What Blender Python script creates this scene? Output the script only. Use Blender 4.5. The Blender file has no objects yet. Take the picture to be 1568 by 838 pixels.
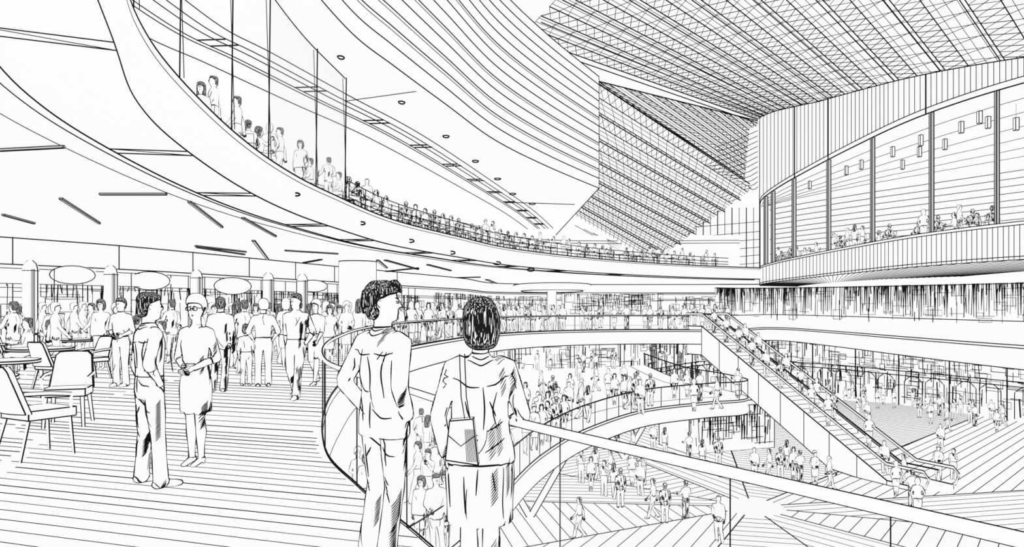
import bpy, math, random
import numpy as np
from mathutils import Vector, Matrix
from mathutils.geometry import tessellate_polygon
from mathutils.bvhtree import BVHTree
random.seed(7)
F=1100.0; EYE=1.6
def PXK(y): return 1.8 if y<12 else (1.8-.5*min(1,(y-12)/35))
def P(u,v,z):
    Y=F*(EYE-z)/(v-470.0); return Vector(((u-784)*Y/F,Y,z))
def Q(u,v,Y): return Vector(((u-784)*Y/F,Y,EYE-(v-470)*Y/F))
scn=bpy.context.scene
scn.view_settings.view_transform='Standard'
# ------------------------------------------------------------ materials
def mat_plain(name,base,emis,noise=0.03,rough=1.0):
    m=bpy.data.materials.new(name); m.use_nodes=True
    nt=m.node_tree; b=nt.nodes['Principled BSDF']
    b.inputs['Roughness'].default_value=rough
    b.inputs['Specular IOR Level'].default_value=0.0
    n=nt.nodes.new('ShaderNodeTexNoise'); n.inputs['Scale'].default_value=3.0
    r=nt.nodes.new('ShaderNodeMapRange')
    r.inputs['To Min'].default_value=base*(1-noise); r.inputs['To Max'].default_value=base*(1+noise)
    nt.links.new(n.outputs['Fac'],r.inputs['Value'])
    c=nt.nodes.new('ShaderNodeCombineColor')
    for i in range(3): nt.links.new(r.outputs['Result'],c.inputs[i])
    nt.links.new(c.outputs['Color'],b.inputs['Base Color'])
    b.inputs['Emission Color'].default_value=(1,1,1,1)
    b.inputs['Emission Strength'].default_value=emis  # flat self-glow put into the surface, standing in for even lighting
    return m
M={}
M['paper']=mat_plain('white_plaster_selflit',0.13,0.86)  # pale surfaces below glow by themselves, though none is a lamp
M['floor']=mat_plain('pale_floor_boards_selflit',0.12,0.86)
M['cloth']=mat_plain('white_cloth_selflit',0.14,0.84)
M['skin']=mat_plain('pale_skin_selflit',0.13,0.86)
M['grey']=mat_plain('grey_wash_selflit',0.2,0.38)
M['ink']=mat_plain('black_ink',0.01,0.0)
def mat_streak(name,scale,thr,lo=0.015,hi=0.95):
    m=bpy.data.materials.new(name); m.use_nodes=True
    nt=m.node_tree; b=nt.nodes['Principled BSDF']; b.inputs['Roughness'].default_value=1
    b.inputs['Specular IOR Level'].default_value=0
    tc=nt.nodes.new('ShaderNodeTexCoord'); mp=nt.nodes.new('ShaderNodeMapping')
    mp.inputs['Scale'].default_value=scale
    n=nt.nodes.new('ShaderNodeTexNoise'); n.inputs['Scale'].default_value=1.0; n.inputs['Detail'].default_value=0
    g=nt.nodes.new('ShaderNodeMath'); g.operation='GREATER_THAN'; g.inputs[1].default_value=thr
    nt.links.new(tc.outputs['Object'],mp.inputs['Vector']); nt.links.new(mp.outputs['Vector'],n.inputs['Vector'])
    nt.links.new(n.outputs['Fac'],g.inputs[0])
    r=nt.nodes.new('ShaderNodeMapRange'); r.inputs['To Min'].default_value=lo; r.inputs['To Max'].default_value=0.2
    nt.links.new(g.outputs[0],r.inputs['Value'])
    c=nt.nodes.new('ShaderNodeCombineColor')
    for i in range(3): nt.links.new(r.outputs['Result'],c.inputs[i])
    nt.links.new(c.outputs['Color'],b.inputs['Base Color'])
    b.inputs['Emission Color'].default_value=(1,1,1,1)
    e=nt.nodes.new('ShaderNodeMath'); e.operation='MULTIPLY'; e.inputs[1].default_value=0.78*hi
    nt.links.new(g.outputs[0],e.inputs[0]); nt.links.new(e.outputs[0],b.inputs['Emission Strength'])  # pale streaks glow by themselves like the white surfaces
    return m
M['hair']=mat_streak('dark_hair',(190,190,10),0.62)
M['hairfar']=mat_streak('dark_hair_coarse',(25,25,6),0.58)
M['hatchfar']=mat_streak('hatched_cloth_coarse',(18,18,4),0.46)
def mat_glass(name,a,col):
    m=bpy.data.materials.new(name); m.use_nodes=True
    nt=m.node_tree; nt.nodes.clear()
    o=nt.nodes.new('ShaderNodeOutputMaterial'); mx=nt.nodes.new('ShaderNodeMixShader')
    t=nt.nodes.new('ShaderNodeBsdfTransparent'); e=nt.nodes.new('ShaderNodeEmission')
    e.inputs['Color'].default_value=(col,col,col,1); mx.inputs['Fac'].default_value=a  # grey tint is an even emitted glow, not light caught by the glass
    nt.links.new(t.outputs[0],mx.inputs[1]); nt.links.new(e.outputs[0],mx.inputs[2]); nt.links.new(mx.outputs[0],o.inputs[0])
    return m
M['glass']=mat_glass('clear_glass',0.05,0.78)
M['glassclear']=mat_glass('faint_glass',0.02,0.88)
M['glasstint']=mat_glass('tinted_glass',0.13,0.7)
# ------------------------------------------------------------ mesh builder
def tube_into(V,Fc,pts,rs,n=3):
    k=len(pts)
    if k<2: return
    base=len(V)
    for i in range(k):
        a=pts[max(i-1,0)]; b=pts[min(i+1,k-1)]
        t=b-a
        if t.length<1e-9: t=Vector((0,0,1))
        t.normalize()
        ref=Vector((0,0,1)) if abs(t.z)<0.95 else Vector((1,0,0))
        x=t.cross(ref).normalized(); y=x.cross(t)
        r=rs[i]
        for j in range(n):
            an=2*math.pi*j/n+0.5
            V.append(pts[i]+x*(r*math.cos(an))+y*(r*math.sin(an)))
    for i in range(k-1):
        for j in range(n):
            a=base+i*n+j; b=base+i*n+(j+1)%n
            Fc.append((a,b,b+n,a+n))
    Fc.append(tuple(base+j for j in range(n))[::-1]); Fc.append(tuple(base+(k-1)*n+j for j in range(n)))
class B:
    def __init__(s,name): s.name=name; s.V=[]; s.F=[]; s.m=[]; s.ml=[]
    def mi(s,k):
        if k not in s.ml: s.ml.append(k)
        return s.ml.index(k)
    def face(s,pts,mat='paper'):
        b=len(s.V); s.V+= [Vector(p) for p in pts]; s.F.append(tuple(range(b,b+len(pts)))); s.m.append(s.mi(mat))
    def poly(s,pts,mat='paper'):
        pts=[Vector(p) for p in pts]
        b=len(s.V); s.V+=pts; i=s.mi(mat)
        for t in tessellate_polygon([pts]): s.F.append(tuple(b+j for j in t)); s.m.append(i)
    def strip(s,c1,c2,mat='paper'):
        b=len(s.V); n=len(c1); s.V+=[Vector(p) for p in c1]+[Vector(p) for p in c2]; i=s.mi(mat)
        for k in range(n-1): s.F.append((b+k,b+k+1,b+n+k+1,b+n+k)); s.m.append(i)
    def tube(s,pts,r,mat='paper',n=10):
        f0=len(s.F); pts=[Vector(p) for p in pts]
        rs=r if isinstance(r,(list,tuple)) else [r]*len(pts)
        tube_into(s.V,s.F,pts,rs,n); i=s.mi(mat); s.m+=[i]*(len(s.F)-f0)
    def ink(s,pts,px=1.8,r=None,closed=False):
        pts=[Vector(p) for p in pts]
        if closed: pts.append(pts[0].copy())
        rs=[(r if r else 0.5*PXK(p.y)*px*max(p.y,1.0)/1403.0) for p in pts]
        f0=len(s.F); tube_into(s.V,s.F,pts,rs,3); i=s.mi('ink'); s.m+=[i]*(len(s.F)-f0)
    def hexa(s,c,mat='paper',px=1.6,r=None,ink=True):
        c=[Vector(p) for p in c]
        for q in ((3,2,1,0),(4,5,6,7),(0,1,5,4),(1,2,6,5),(2,3,7,6),(3,0,4,7)): s.face([c[i] for i in q],mat)
        if ink:
            for a,b in ((0,1),(1,2),(2,3),(3,0),(4,5),(5,6),(6,7),(7,4),(0,4),(1,5),(2,6),(3,7)): s.ink([c[a],c[b]],px,r)
    def box(s,cx,cy,cz,sx,sy,sz,rot=0,**k):
        R=Matrix.Rotation(rot,3,'Z'); o=Vector((cx,cy,cz)); pts=[]
        for z in (-1,1):
            for x,y in ((-1,-1),(1,-1),(1,1),(-1,1)): pts.append(o+R@Vector((x*sx/2,y*sy/2,z*sz/2)))
        s.hexa(pts,**k)
    def build(s,parent=None,loc=None,smooth=False):
        me=bpy.data.meshes.new(s.name)
        me.from_pydata([tuple(v) for v in s.V],[],s.F)
        for k in s.ml: me.materials.append(M[k])
        me.polygons.foreach_set('material_index',s.m)
        if smooth: me.polygons.foreach_set('use_smooth',[True]*len(s.F))
        me.update()
        o=bpy.data.objects.new(s.name,me); scn.collection.objects.link(o)
        if parent: o.parent=parent
        if loc: o.location=loc
        return o
def empty(name,loc=(0,0,0)):
    o=bpy.data.objects.new(name,None); o.location=loc; scn.collection.objects.link(o); return o
def spline(p,n=8):
    p=[Vector(q) for q in p]; out=[]
    for i in range(len(p)-1):
        a=p[max(i-1,0)]; b=p[i]; c=p[i+1]; d=p[min(i+2,len(p)-1)]
        for k in range(n):
            t=k/n
            out.append(0.5*((2*b)+(c-a)*t+(2*a-5*b+4*c-d)*t*t+(3*b-a-3*c+d)*t**3))
    out.append(p[-1]); return out
def lift(c,z): return [Vector((p[0],p[1],z)) for p in c]
def offset(c,d):
    o=[]
    for i in range(len(c)):
        a=Vector(c[max(i-1,0)][:2]); b=Vector(c[min(i+1,len(c)-1)][:2]); t=(b-a).normalized()
        o.append(Vector((c[i][0]-t.y*d,c[i][1]+t.x*d)))
    return o
def resample(c,step):
    c=[Vector(p) for p in c]; out=[c[0]]; acc=0
    for i in range(len(c)-1):
        a,b=c[i],c[i+1]; L=(b-a).length
        while acc+L>=step:
            t=(step-acc)/L; a=a.lerp(b,t); out.append(a.copy()); L=(b-a).length; acc=0
        acc+=L
    return out
def hatch(poly,ang,sp,ymin=0.8):
    c,s_=math.cos(-ang),math.sin(-ang)
    q=[(p[0]*c-p[1]*s_,p[0]*s_+p[1]*c) for p in poly]
    lo=min(p[1] for p in q); hi=max(p[1] for p in q); y=lo+sp*0.5; res=[]
    c2,s2=math.cos(ang),math.sin(ang)
    while y<hi:
        xs=[]
        for i in range(len(q)):
            a,b=q[i],q[(i+1)%len(q)]
            if (a[1]<y)!=(b[1]<y): xs.append(a[0]+(y-a[1])*(b[0]-a[0])/(b[1]-a[1]))
        xs.sort()
        for i in range(0,len(xs)-1,2):
            A=Vector((xs[i]*c2-y*s2,xs[i]*s2+y*c2)); Bq=Vector((xs[i+1]*c2-y*s2,xs[i+1]*s2+y*c2))
            if A.y>Bq.y: A,Bq=Bq,A
            if Bq.y<ymin: continue
            if A.y<ymin: A=A.lerp(Bq,(ymin-A.y)/(Bq.y-A.y))
            res.append((A,Bq))
        y+=sp
    return res
# ------------------------------------------------------------ levels
ZL,ZM=-7.6,-3.9
C1,T1=4.3,5.3
RH=1.0
R0n=[(4.2,-4),(3.0,-.7),(1.31,1.85),(0,3.77),(-.76,5.2),(-1.38,6.4),(-2.08,8.0),(-2.87,11.0),(-3.5,14.5),(-4.1,19.5),(-4.3,26),(-3.6,32),(-1.8,40),(.6,45),(4,48.5),(8.6,50.3),(12.4,50.2)]
R0a=spline(R0n,8)
R0b=spline([(15.6,51.2),(17.5,53),(19.6,55.6),(21,54),(21.2,46),(21,38),(21.2,29),(23,18),(26,8)],8)
VOID=R0a+[Vector((13.2,50)),Vector((15.2,50.9))]+R0b
L0=B('floor_upper_gallery')
pl=lift(VOID,0)+[Vector((60,8,0)),Vector((60,90,0)),Vector((-45,90,0)),Vector((-45,-4,0))]
L0.poly(pl,'floor'); L0.poly([p-Vector((0,0,1.0)) for p in pl],'paper')
L0.strip(lift(VOID,0),lift(VOID,-1.0))
for z in (0.0,-0.12,-1.0): L0.ink(lift([p for p in VOID if p[1]>2],z),1.7)
fl=[(p[0],p[1]) for p in R0a[:11*8+4]]+[(-9,30),(-16,27),(-22,25),(-30,-4)]
dirang=math.atan2(1,-3.1)
for i,(a,b) in enumerate(hatch(fl,dirang,0.19)):
    L=(b-a).length
    k=max(1,int(L/4)); pts=[a.lerp(b,j/k) for j in range(k+1)]
    for j in range(k):
        y_=pts[j].y
        if i%2 and y_>8.5: continue
        if i%4==2 and y_>14: continue
        q0=pts[j].lerp(pts[j+1],random.uniform(0,.03)); q1=pts[j].lerp(pts[j+1],random.uniform(.94,1))
        w=Vector((.3,1)).normalized()*random.uniform(-.012,.012)
        qm=q0.lerp(q1,.5)+w
        L0.ink([(q0.x,q0.y,0.0),(qm.x,qm.y,0.0),(q1.x,q1.y,0.0)],random.uniform(1.3,2.3))
L0.build()
Gb=B('glass_balustrade_gallery')
vis=[p for p in R0a if p[1]>-1]
Gb.strip(lift(vis,0.03),lift(vis,RH-.02),'glass')
Gb.tube(lift(vis,RH),0.021,'paper',10)
Gb.ink(lift(vis,RH+.022),1.8); Gb.ink(lift(vis,RH-.022),1.8); Gb.ink(lift(vis,0.02),2.2)
for x,y in ((.23,3.43),(.79,2.60),(1.12,2.125),(-.76,5.2),(-1.38,6.4),(-2.08,8.0),(-2.45,9.3),(-2.87,11.0),(-3.5,14.5)):
    Gb.ink([(x,y,0.0),(x,y,RH-.02)],1.7)
for p in resample([p for p in R0a if p[1]>17],1.4): Gb.ink([(p.x,p.y,0),(p.x,p.y,RH-.02)],1.2)
vb=[p for p in R0b if p[1]>12]
Gb.strip(lift(vb,0.03),lift(vb,0.9),'glassclear'); Gb.ink(lift(vb,1.0),1.5)
Gb.build()
Ln=spline([(-5,8),(-2.6,13),(-.9,18),(-.1,22),(1.2,27),(3.4,32.5),(7,38.3),(11,41.3),(13.6,42.5),(14.4,44.3),(13.9,48),(12.8,52),(12.5,58),(12.5,70),(12.5,73)],8)
L1=B('floor_middle_gallery')
pl=lift(Ln,ZM)+[Vector((-45,74,ZM)),Vector((-45,8,ZM))]
L1.poly(pl,'floor'); L1.poly([p-Vector((0,0,.9)) for p in pl],'paper')
L1.strip(lift(Ln,ZM),lift(Ln,ZM-.9))
for z in (0,-.12,-.9): L1.ink(lift(Ln,ZM+z),1.8)
L1.ink(lift(offset(Ln,0.9),ZM-.92),1.4)
L1.ink(lift(offset(Ln,1.6),ZM+.005),1.2)
L1.build()
Gm=B('glass_balustrade_middle_gallery')
Lg=[p for p in Ln if p[1]<70]
Gm.strip(lift(Lg,ZM+.05),lift(Lg,ZM+1.05),'glassclear')
Gm.ink(lift(Lg,ZM+1.08),2.0)
for p in resample(Lg,1.5): Gm.ink([(p.x,p.y,ZM),(p.x,p.y,ZM+1.08)],1.2)
Gm.build()
G=B('floor_ground'); G.face([(-45,5,ZL),(62,5,ZL),(62,92,ZL),(-45,92,ZL)],'floor')
cen=Vector((11,33)); ns=11
for i in range(ns):
    a0=2*math.pi*i/ns+.2; a1=2*math.pi*(i+1)/ns+.2
    po=[cen+Vector((math.cos(a0),math.sin(a0)))*1.5,cen+Vector((math.cos(a0),math.sin(a0)))*45,cen+Vector((math.cos(a1),math.sin(a1)))*45,cen+Vector((math.cos(a1),math.sin(a1)))*1.5]
    am=(a0+a1)/2
    for a,b in hatch([(p.x,p.y) for p in po],am+(math.pi/2 if i%2 else 0.3),0.62,8):
        G.ink([(a.x,a.y,ZL),(b.x,b.y,ZL)],1.25)
    k0,k1=po[0],po[1]
    if k1.y<6: k1=k0.lerp(k1,.4)
    G.ink([(k0.x,k0.y,ZL),(k1.x,k1.y,ZL)],2.2)
G.build()
# ------------------------------------------------------------ level +1
En=[(3,-4),(-1,1),(-2.8,4.4),(-4.05,7.3),(-4.95,9.5),(-5.55,12),(-6.1,16),(-6.3,20),(-6.1,24),(-5.2,31.5),(-2.9,39),(0,47),(6,56),(13,63),(20,68),(24.5,70)]
E1=spline(En,8)
U=B('ceiling_lower_ring')
pl=lift(E1,C1)+[Vector((24.5,90,C1)),Vector((-45,90,C1)),Vector((-45,-4,C1))]
U.poly(pl,'paper'); U.poly([p+Vector((0,0,T1-C1)) for p in pl],'floor')
U.strip(lift(E1,C1),lift(E1,T1+.12))
fv=[p for p in E1 if p[1]>4]
U.ink(lift(fv,C1),1.8); U.ink(lift(fv,T1+.12),2.0); U.ink(lift(fv,T1-.02),1.0)
for d_,px in ((1.25,1.9),(1.42,1.4),(1.95,1.0)):
    A1=[p for p in offset(E1,d_) if p[1]>4]; U.ink(lift(A1,C1-.01),px)
for yy in (7.4,12.4,17.0,23.5,29,35,41,47,53,59):
    i=min(range(len(E1)),key=lambda k:abs(E1[k][1]-yy)+(9 if E1[k][0]>22 else 0))
    a=E1[i]; b=offset(E1,1.25)[i]; t=(E1[min(i+1,len(E1)-1)]-E1[i]).normalized()*(0.12+yy*.018)
    U.ink([(a.x,a.y,C1-.01),(b.x,b.y,C1-.01)],1.5); U.ink([(a.x+t.x,a.y+t.y,C1-.01),(b.x+t.x,b.y+t.y,C1-.01)],1.5)
    U.ink([(b.x,b.y,C1-.01),(a.x+t.x,a.y+t.y,C1-.01)],1.0)
def fascia_disc(b,curve,u,v):
    best=min(curve,key=lambda p:abs(784+F*p.x/p.y-u) if p.y>8 else 1e9)
    z=EYE-(v-470)*best.y/F; rr=best.y*.0042
    b.ink([(best.x+math.cos(t)*rr*1.2+.03,best.y-.05,z+math.sin(t)*rr*.5) for t in [k*.7 for k in range(9)]],2.4,closed=True)
for u,v in ((455,298),(548,342),(628,369),(693,387),(765,403),(818,413)): fascia_disc(U,fv,u,v)
U.build()
lt=B('linear_ceiling_lights')
for s in ((0,228,98,223),(5,328,52,341),(93,303,152,341),(153,296,255,296),(290,308,340,347),(300,376,376,385),(372,333,422,361),(388,368,410,397),(437,383,517,388),(465,402,492,397),(578,398,592,410),(585,416,640,410),(590,398,640,412),(302,378,374,389),(700,425,735,424),(745,428,760,434),(655,405,690,414)):
    a=P(s[0],s[1],C1-.03); b=P(s[2],s[3],C1-.03)
    d=(b-a).normalized(); w=Vector((-d.y,d.x,0))*(0.0016*(a.y+b.y)/2)
    lt.hexa([a-w-Vector((0,0,.04)),b-w-Vector((0,0,.04)),b+w-Vector((0,0,.04)),a+w-Vector((0,0,.04)),a-w,b-w,b+w,a+w],'grey',1.2)
lt.build()
S=B('glass_screen_restaurant')
sc=[p for p in E1 if 8<p[1]<26.2 and p[0]<-3.9]
s1=[p for p in sc if p[1]<18.8]; s2=[p for p in sc if p[1]>=18.4]
S.strip(lift(s1,T1+.14),lift(s1,9.78),'glassclear'); S.strip(lift(s2,T1+.14),lift(s2,9.78),'glasstint')
S.ink(lift(sc,9.75),1.5)
for yy in (9.2,12.1,15.4,18.6,22.6,26):
    p=min(sc,key=lambda p:abs(p[1]-yy)); S.ink([(p.x,p.y,T1+.14),(p.x+.05,p.y,9.78)],1.7)
    S.ink([(p.x+.05,p.y+.05,T1+.14),(p.x-.1,p.y+.1,9.78)],1.0)
S.build()
Rr=B('railing_restaurant')
rv=[p for p in E1 if p[1]>26 and p[0]<21]
rin=offset(rv,.15)
for z in (T1+.95,T1+.6,T1+.35): Rr.ink(lift(rin,z),1.3)
Rr.strip(lift(rin,T1),lift(rin,T1+.95),'glassclear')
for p in resample(rin,2.0): Rr.ink([(p.x,p.y,T1),(p.x,p.y,T1+.95)],1.4)
Rr.build()
Fn=spline([(-5.6,13),(-5.3,17),(-4.8,21.5),(-4,24.5),(-2.7,29),(-.8,35.4),(2.1,42),(6,49.6)],8)
W=B('wall_ribbed_prow')
W.strip(lift(Fn,9.8),lift(Fn,17.5))
k=13
for i in range(k+1):
    z=9.8+7.7*(i/k)**.95; W.ink(lift(Fn,z),1.6)
    if i in (2,3,5,8): W.ink(lift(Fn,z-.14),1.0)
W.ink([(6,49.6,9.8),(6,49.6,17.5)],2.4)
W.face([(6,49.6,9.8),(5,82,9.8),(5,82,14),(6,49.6,17.5)])
W.ink([(6,49.6,9.8),(5,82,9.8)],2.2)
W.build()
S2=B('ceiling_restaurant')
pl=lift(Fn,9.8)+[Vector((5,82,9.8)),Vector((-45,82,9.8)),Vector((-45,13,9.8))]
S2.poly(pl)
cv=spline([(-9.4,17),(-9,21),(-8.2,23.4),(-6.8,28),(-4.6,35),(-1.1,50),(1.5,62),(3.8,75)],8)
for d in (-.5,0,.35,.9,1.1,2.2): S2.ink(lift(offset(cv,d),9.79),1.4)
for p,q in zip(resample(offset(cv,0),5),resample(offset(cv,.9),5)):
    S2.ink([(p.x,p.y,9.78),(q.x,q.y,9.78)],1.9); S2.ink([(p.x+.2,p.y+.5,9.78),(q.x+.2,q.y+.5,9.78)],1.9)
for u,v in ((522,88),(615,157),(683,209),(728,247),(762,274),(785,297),(815,312)):
    c=P(u,v,9.78); rr=c.y*.0045
    S2.ink([(c.x+math.cos(t)*rr,c.y+math.sin(t)*rr*1.6,9.78) for t in [k*.7 for k in range(9)]],2.0,closed=True)
a=P(780,310,9.78); b=P(880,313,9.78); S2.ink([a,b],1.4); a=P(528,155,9.78); b=P(637,140,9.78); S2.ink([a,b],1.1)
S2.build()
W1=B('wall_restaurant_back')
bw=spline([(-18,8),(-17.5,20),(-15,32),(-11,48),(-4,66),(4,81.5),(26,82)],6)
W1.strip(lift(bw,T1),lift(bw,9.8))
for z in (8.9,9.2): W1.ink(lift(bw,z),1.2)
W1.build()
# ------------------------------------------------------------ shop walls
def ell(b,c,rx,rz,d=Vector((1,0,0)),px=1.8,mat=None,n=20):
    pts=[c+d*(math.cos(2*math.pi*k/n)*rx)+Vector((0,0,math.sin(2*math.pi*k/n)*rz)) for k in range(n)]
    if mat: b.face(pts,mat)
    b.ink([p+Vector((0,-.03,0)) for p in pts],px,closed=True)
def scribble(b,plan,z0,z1,dens,px=1.6,vert=.6,hh=(.2,.75),anchor=None):
    c=resample(plan,.2); n=len(c)
    for k in range(int(n*dens)):
        i=random.randrange(n-1); p=c[i]; q=c[i+1]; d=(q-p).normalized(); nn=Vector((d.y,-d.x))*.06
        if nn.y>0: nn=-nn
        o=Vector((p.x+nn.x,p.y+nn.y,0)); D=Vector((d.x,d.y,0)); r=random.random()
        za=random.uniform(z0,z1); H=z1-z0
        if r<vert:
            h=random.uniform(*hh)*H; zb=min(z1,za+h)
            if anchor=='top': zb=z1; za=z1-h
            b.ink([o+Vector((0,0,za)),o+D*random.uniform(-.1,.1)+Vector((0,0,zb))],px*random.uniform(.6,1.3))
        elif r<vert+(1-vert)*.45:
            w=random.uniform(.4,2); b.ink([o+Vector((0,0,za)),o+D*w+Vector((0,0,za))],px*.8)
        else:
            w=random.uniform(.3,1.4); h=random.uniform(.3,1.1); zb=min(z1,za+h)
            b.ink([o+Vector((0,0,za)),o+D*w+Vector((0,0,za)),o+D*w+Vector((0,0,zb)),o+Vector((0,0,zb))],px*.85,closed=True)
W0=spline([(-24,20),(-19.6,27.5),(-17,32),(-14,40.7),(-11.5,48),(-5,66),(1,84),(30,85)],8)
ws=B('wall_shopfronts_left')
ws.strip(lift(W0,0),lift(W0,C1))
wf=offset(W0,-.08)
ws.ink(lift(wf,C1-.02),1.8); ws.ink(lift(wf,3.25),1.8); ws.ink(lift(wf,3.1),1.2)
for z in (2.35,2.5): ws.ink(lift(wf,z),1.1)
wv=[p for p in W0 if 24<p[1]<60]
scribble(ws,wv,0.3,2.5,2.4,1.2,.75,(.3,.9)); 
scribble(ws,[p for p in W0 if p[1]>=60],0.2,2.8,1.2,1.2)
for p in resample([p for p in wf if 20<p[1]<60],4.2): ws.ink([(p.x,p.y,3.25),(p.x,p.y,C1)],1.4)
for p in resample([p for p in wf if 20<p[1]<60],1.1): ws.ink([(p.x,p.y,0),(p.x,p.y,3.1)],1.2)
ws.build()
for (u,v,hw,hh) in ((112,421,30,14),(230,430,28,14),(357,438,27,13),(480,438,22,9)):
    Y=26.4+ u*.0268; s=B('oval_shop_sign'); c=Q(u,v,Y); D_=Vector((.85,.5,0)).normalized()
    s.strip([c+D_*(math.cos(t*.2)*hw*Y/F)+Vector((0,0,math.sin(t*.2)*hh*Y/F)) for t in range(33)],[c+Vector((0,.15,0))+D_*(math.cos(t*.2)*hw*Y/F)+Vector((0,0,math.sin(t*.2)*hh*Y/F)) for t in range(33)])
    ell(s,c,hw*Y/F,hh*Y/F,D_,1.4,'paper'); s.tube([c+Vector((0,.1,0)),c+Vector((0,.7,0))],.06,'ink',6); s.build()
for u in (47,170,301,411,463):
    Y=25.6+u*.0268; x=(u-784)*Y/F; s=B('round_column'); r=.27
    s.tube([(x,Y,0),(x,Y,3.0),(x,Y,3.2),(x,Y,3.33)],[r,r,r*.8,r*.3],'paper',14)
    for a in (-1,1): s.ink([(x+a*r,Y-.02,0),(x+a*r,Y-.02,3.0),(x+a*r*.8,Y-.02,3.2),(x+a*r*.3,Y-.02,3.33)],1.8)
    for a in (.4,.6,.75,.88): s.ink([(x+a*r,Y-r*.9*math.sqrt(1-a*a*.8),0),(x+a*r,Y-r*.9*math.sqrt(1-a*a*.8),3.0)],1.1)
    s.ink([(x+r*math.cos(t*.5),Y+r*math.sin(t*.5),2.95) for t in range(13)],1.3,closed=True)
    s.build()
s=B('drum_column'); Y=31; x=(548-784)*Y/F
s.tube([(x,Y,0),(x,Y,3.45),(x,Y,3.58)],[.8,.8,.76],'paper',28)
for a in (-1,1): s.ink([(x+a*.8,Y-.03,0),(x+a*.8,Y-.03,3.5)],1.7)
s.ink([(x+.8*math.cos(t*.2),Y+.8*math.sin(t*.2),3.55) for t in range(32)],1.5,closed=True); s.build()
s=B('curved_kiosk_canopy')
c=Q(845,446,56)
for k,(z,r1) in enumerate(((0,2.4),(.45,3.0))): s.ink([c+Vector((math.cos(t*.2)*r1,math.sin(t*.2)*r1*2.2,z)) for t in range(32)],1.6,closed=True)
s.strip([c+Vector((math.cos(t*.2)*2.4,math.sin(t*.2)*5.3,0)) for t in range(33)],[c+Vector((math.cos(t*.2)*3,math.sin(t*.2)*6.6,.45)) for t in range(33)])
s.tube([(c.x,c.y,0),(c.x,c.y,c.z)],.35,'paper',12); s.ink([(c.x-.35,c.y,0),(c.x-.35,c.y,c.z)],1.5); s.ink([(c.x+.35,c.y,0),(c.x+.35,c.y,c.z)],1.5)
s.build()
s=B('market_stall'); s.box(8.5,63,1.4,8,3,2.8,px=1.3)
scribble(s,[Vector((4.6,61.45)),Vector((12.4,61.45))],.8,2.7,3,1.2); s.build()
ls=B('wall_shopfronts_middle')
mw=spline([(-30,40),(-14,62),(0,72),(12.4,74)],6)
ls.strip(lift(mw,ZM),lift(mw,-1)); scribble(ls,mw,ZM+.2,-1.2,2.0,1.2,.65); scribble(ls,mw,ZM+1.2,-1.1,.4,1.7,.9,(.2,.5),'top'); ls.build()
gs=B('wall_shopfronts_ground')
gw=spline([(-30,50),(-8,62),(10,66),(22,80),(31.6,77),(37,66),(41,56),(45,44),(50,30)],6)
gs.strip(lift(gw,ZL),lift(gw,-1)); gwv=[p for p in gw if p[0]>-8]
scribble(gs,gwv,ZL+.3,-1.4,1.6,1.1,.45,(.1,.4)); scribble(gs,gwv,-4.6,-1.2,.7,1.5,.6,(.2,.7)); scribble(gs,gwv,ZL,-4.4,.5,1.8,.7,(.2,.6))
for z in (-1.2,-4.4,-4.8): gs.ink(lift(offset(gw,-.1),z),1.7)
for p in resample(offset(gwv,-.12),5): gs.ink([(p.x,p.y,ZL),(p.x,p.y,-1)],2.0); gs.ink([(p.x+.35,p.y-.05,ZL),(p.x+.35,p.y-.05,-1)],1.3)
for p,q in zip(resample(offset(gwv,-.14),5)[:-1],resample(offset(gwv,-.14),5)[1:]):
    for a_,b_ in ((.12,.48),(.54,.9)):
        A=p.lerp(q,a_); C=p.lerp(q,b_); N=8
        gs.ink([(A.x,A.y,ZL+.2)]+[(A.x+(C.x-A.x)*k/N,A.y+(C.y-A.y)*k/N,-5.3+.55*math.sin(math.pi*k/N)) for k in range(N+1)]+[(C.x,C.y,ZL+.2)],1.4)
gs.build()
# ------------------------------------------------------------ drum restaurant (right)
Dm=spline([(24.5,71),(23.0,66),(22.0,59),(21.4,51),(21.1,44),(21.1,38.5),(21.7,34.5),(22.9,31),(25,26.5),(28,22)],8)
dr=B('wall_drum_restaurant')
dr.strip(lift(Dm,3.7),lift(Dm,5.4)); 
for z in (3.7,3.85,5.25,5.4): dr.ink(lift(Dm,z),1.5)
def even(curve,step):
    out=[]; last=None
    for i in range(len(curve)-1):
        for k in range(40):
            p=curve[i].lerp(curve[i+1],k/40); an=math.atan2(p.x,p.y)
            w=step*(1 if p.y<40 else .8)
            if last is None or abs(an-last)>w: out.append(p); last=an
    return out
for p in even(Dm,.0050): dr.ink([(p.x-.02,p.y-.02,3.72),(p.x-.02,p.y-.02,5.25)],.85)
def ztop(y): 
    pts=[(22,11.9),(31,12.5),(36,13.4),(50,15.9),(60,18),(71,20.1)]
    for (a,b),(c,d) in zip(pts,pts[1:]):
        if y<=c: return b+(d-b)*(y-a)/(c-a)
    return 20.1
top=[Vector((p.x,p.y,ztop(p.y))) for p in Dm]
dr.strip(lift(Dm,11.5),top); dr.ink(lift(Dm,11.5),2.1); dr.ink(lift(Dm,11.8),1.5); dr.ink(top,1.8)
for p in even(Dm,.0056): dr.ink([(p.x-.02,p.y-.02,11.8),(p.x-.02,p.y-.02,ztop(p.y))],.9)
for u in (1215,1268,1420):
    p=min(Dm,key=lambda p:abs(784+F*p.x/p.y-u)); dr.ink([(p.x-.05,p.y-.05,11.5),(p.x-.05,p.y-.05,ztop(p.y))],2.0)
dr.ink([(24.5,71,3.7),(24.5,71,20)],2.2)
dr.face([(24.5,71,3.7),(50,80,3.7),(50,80,20),(24.5,71,20)])
dr.build()
dg=B('window_drum'); dg.strip(lift(Dm,5.4),lift(Dm,11.5),'glassclear')
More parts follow.
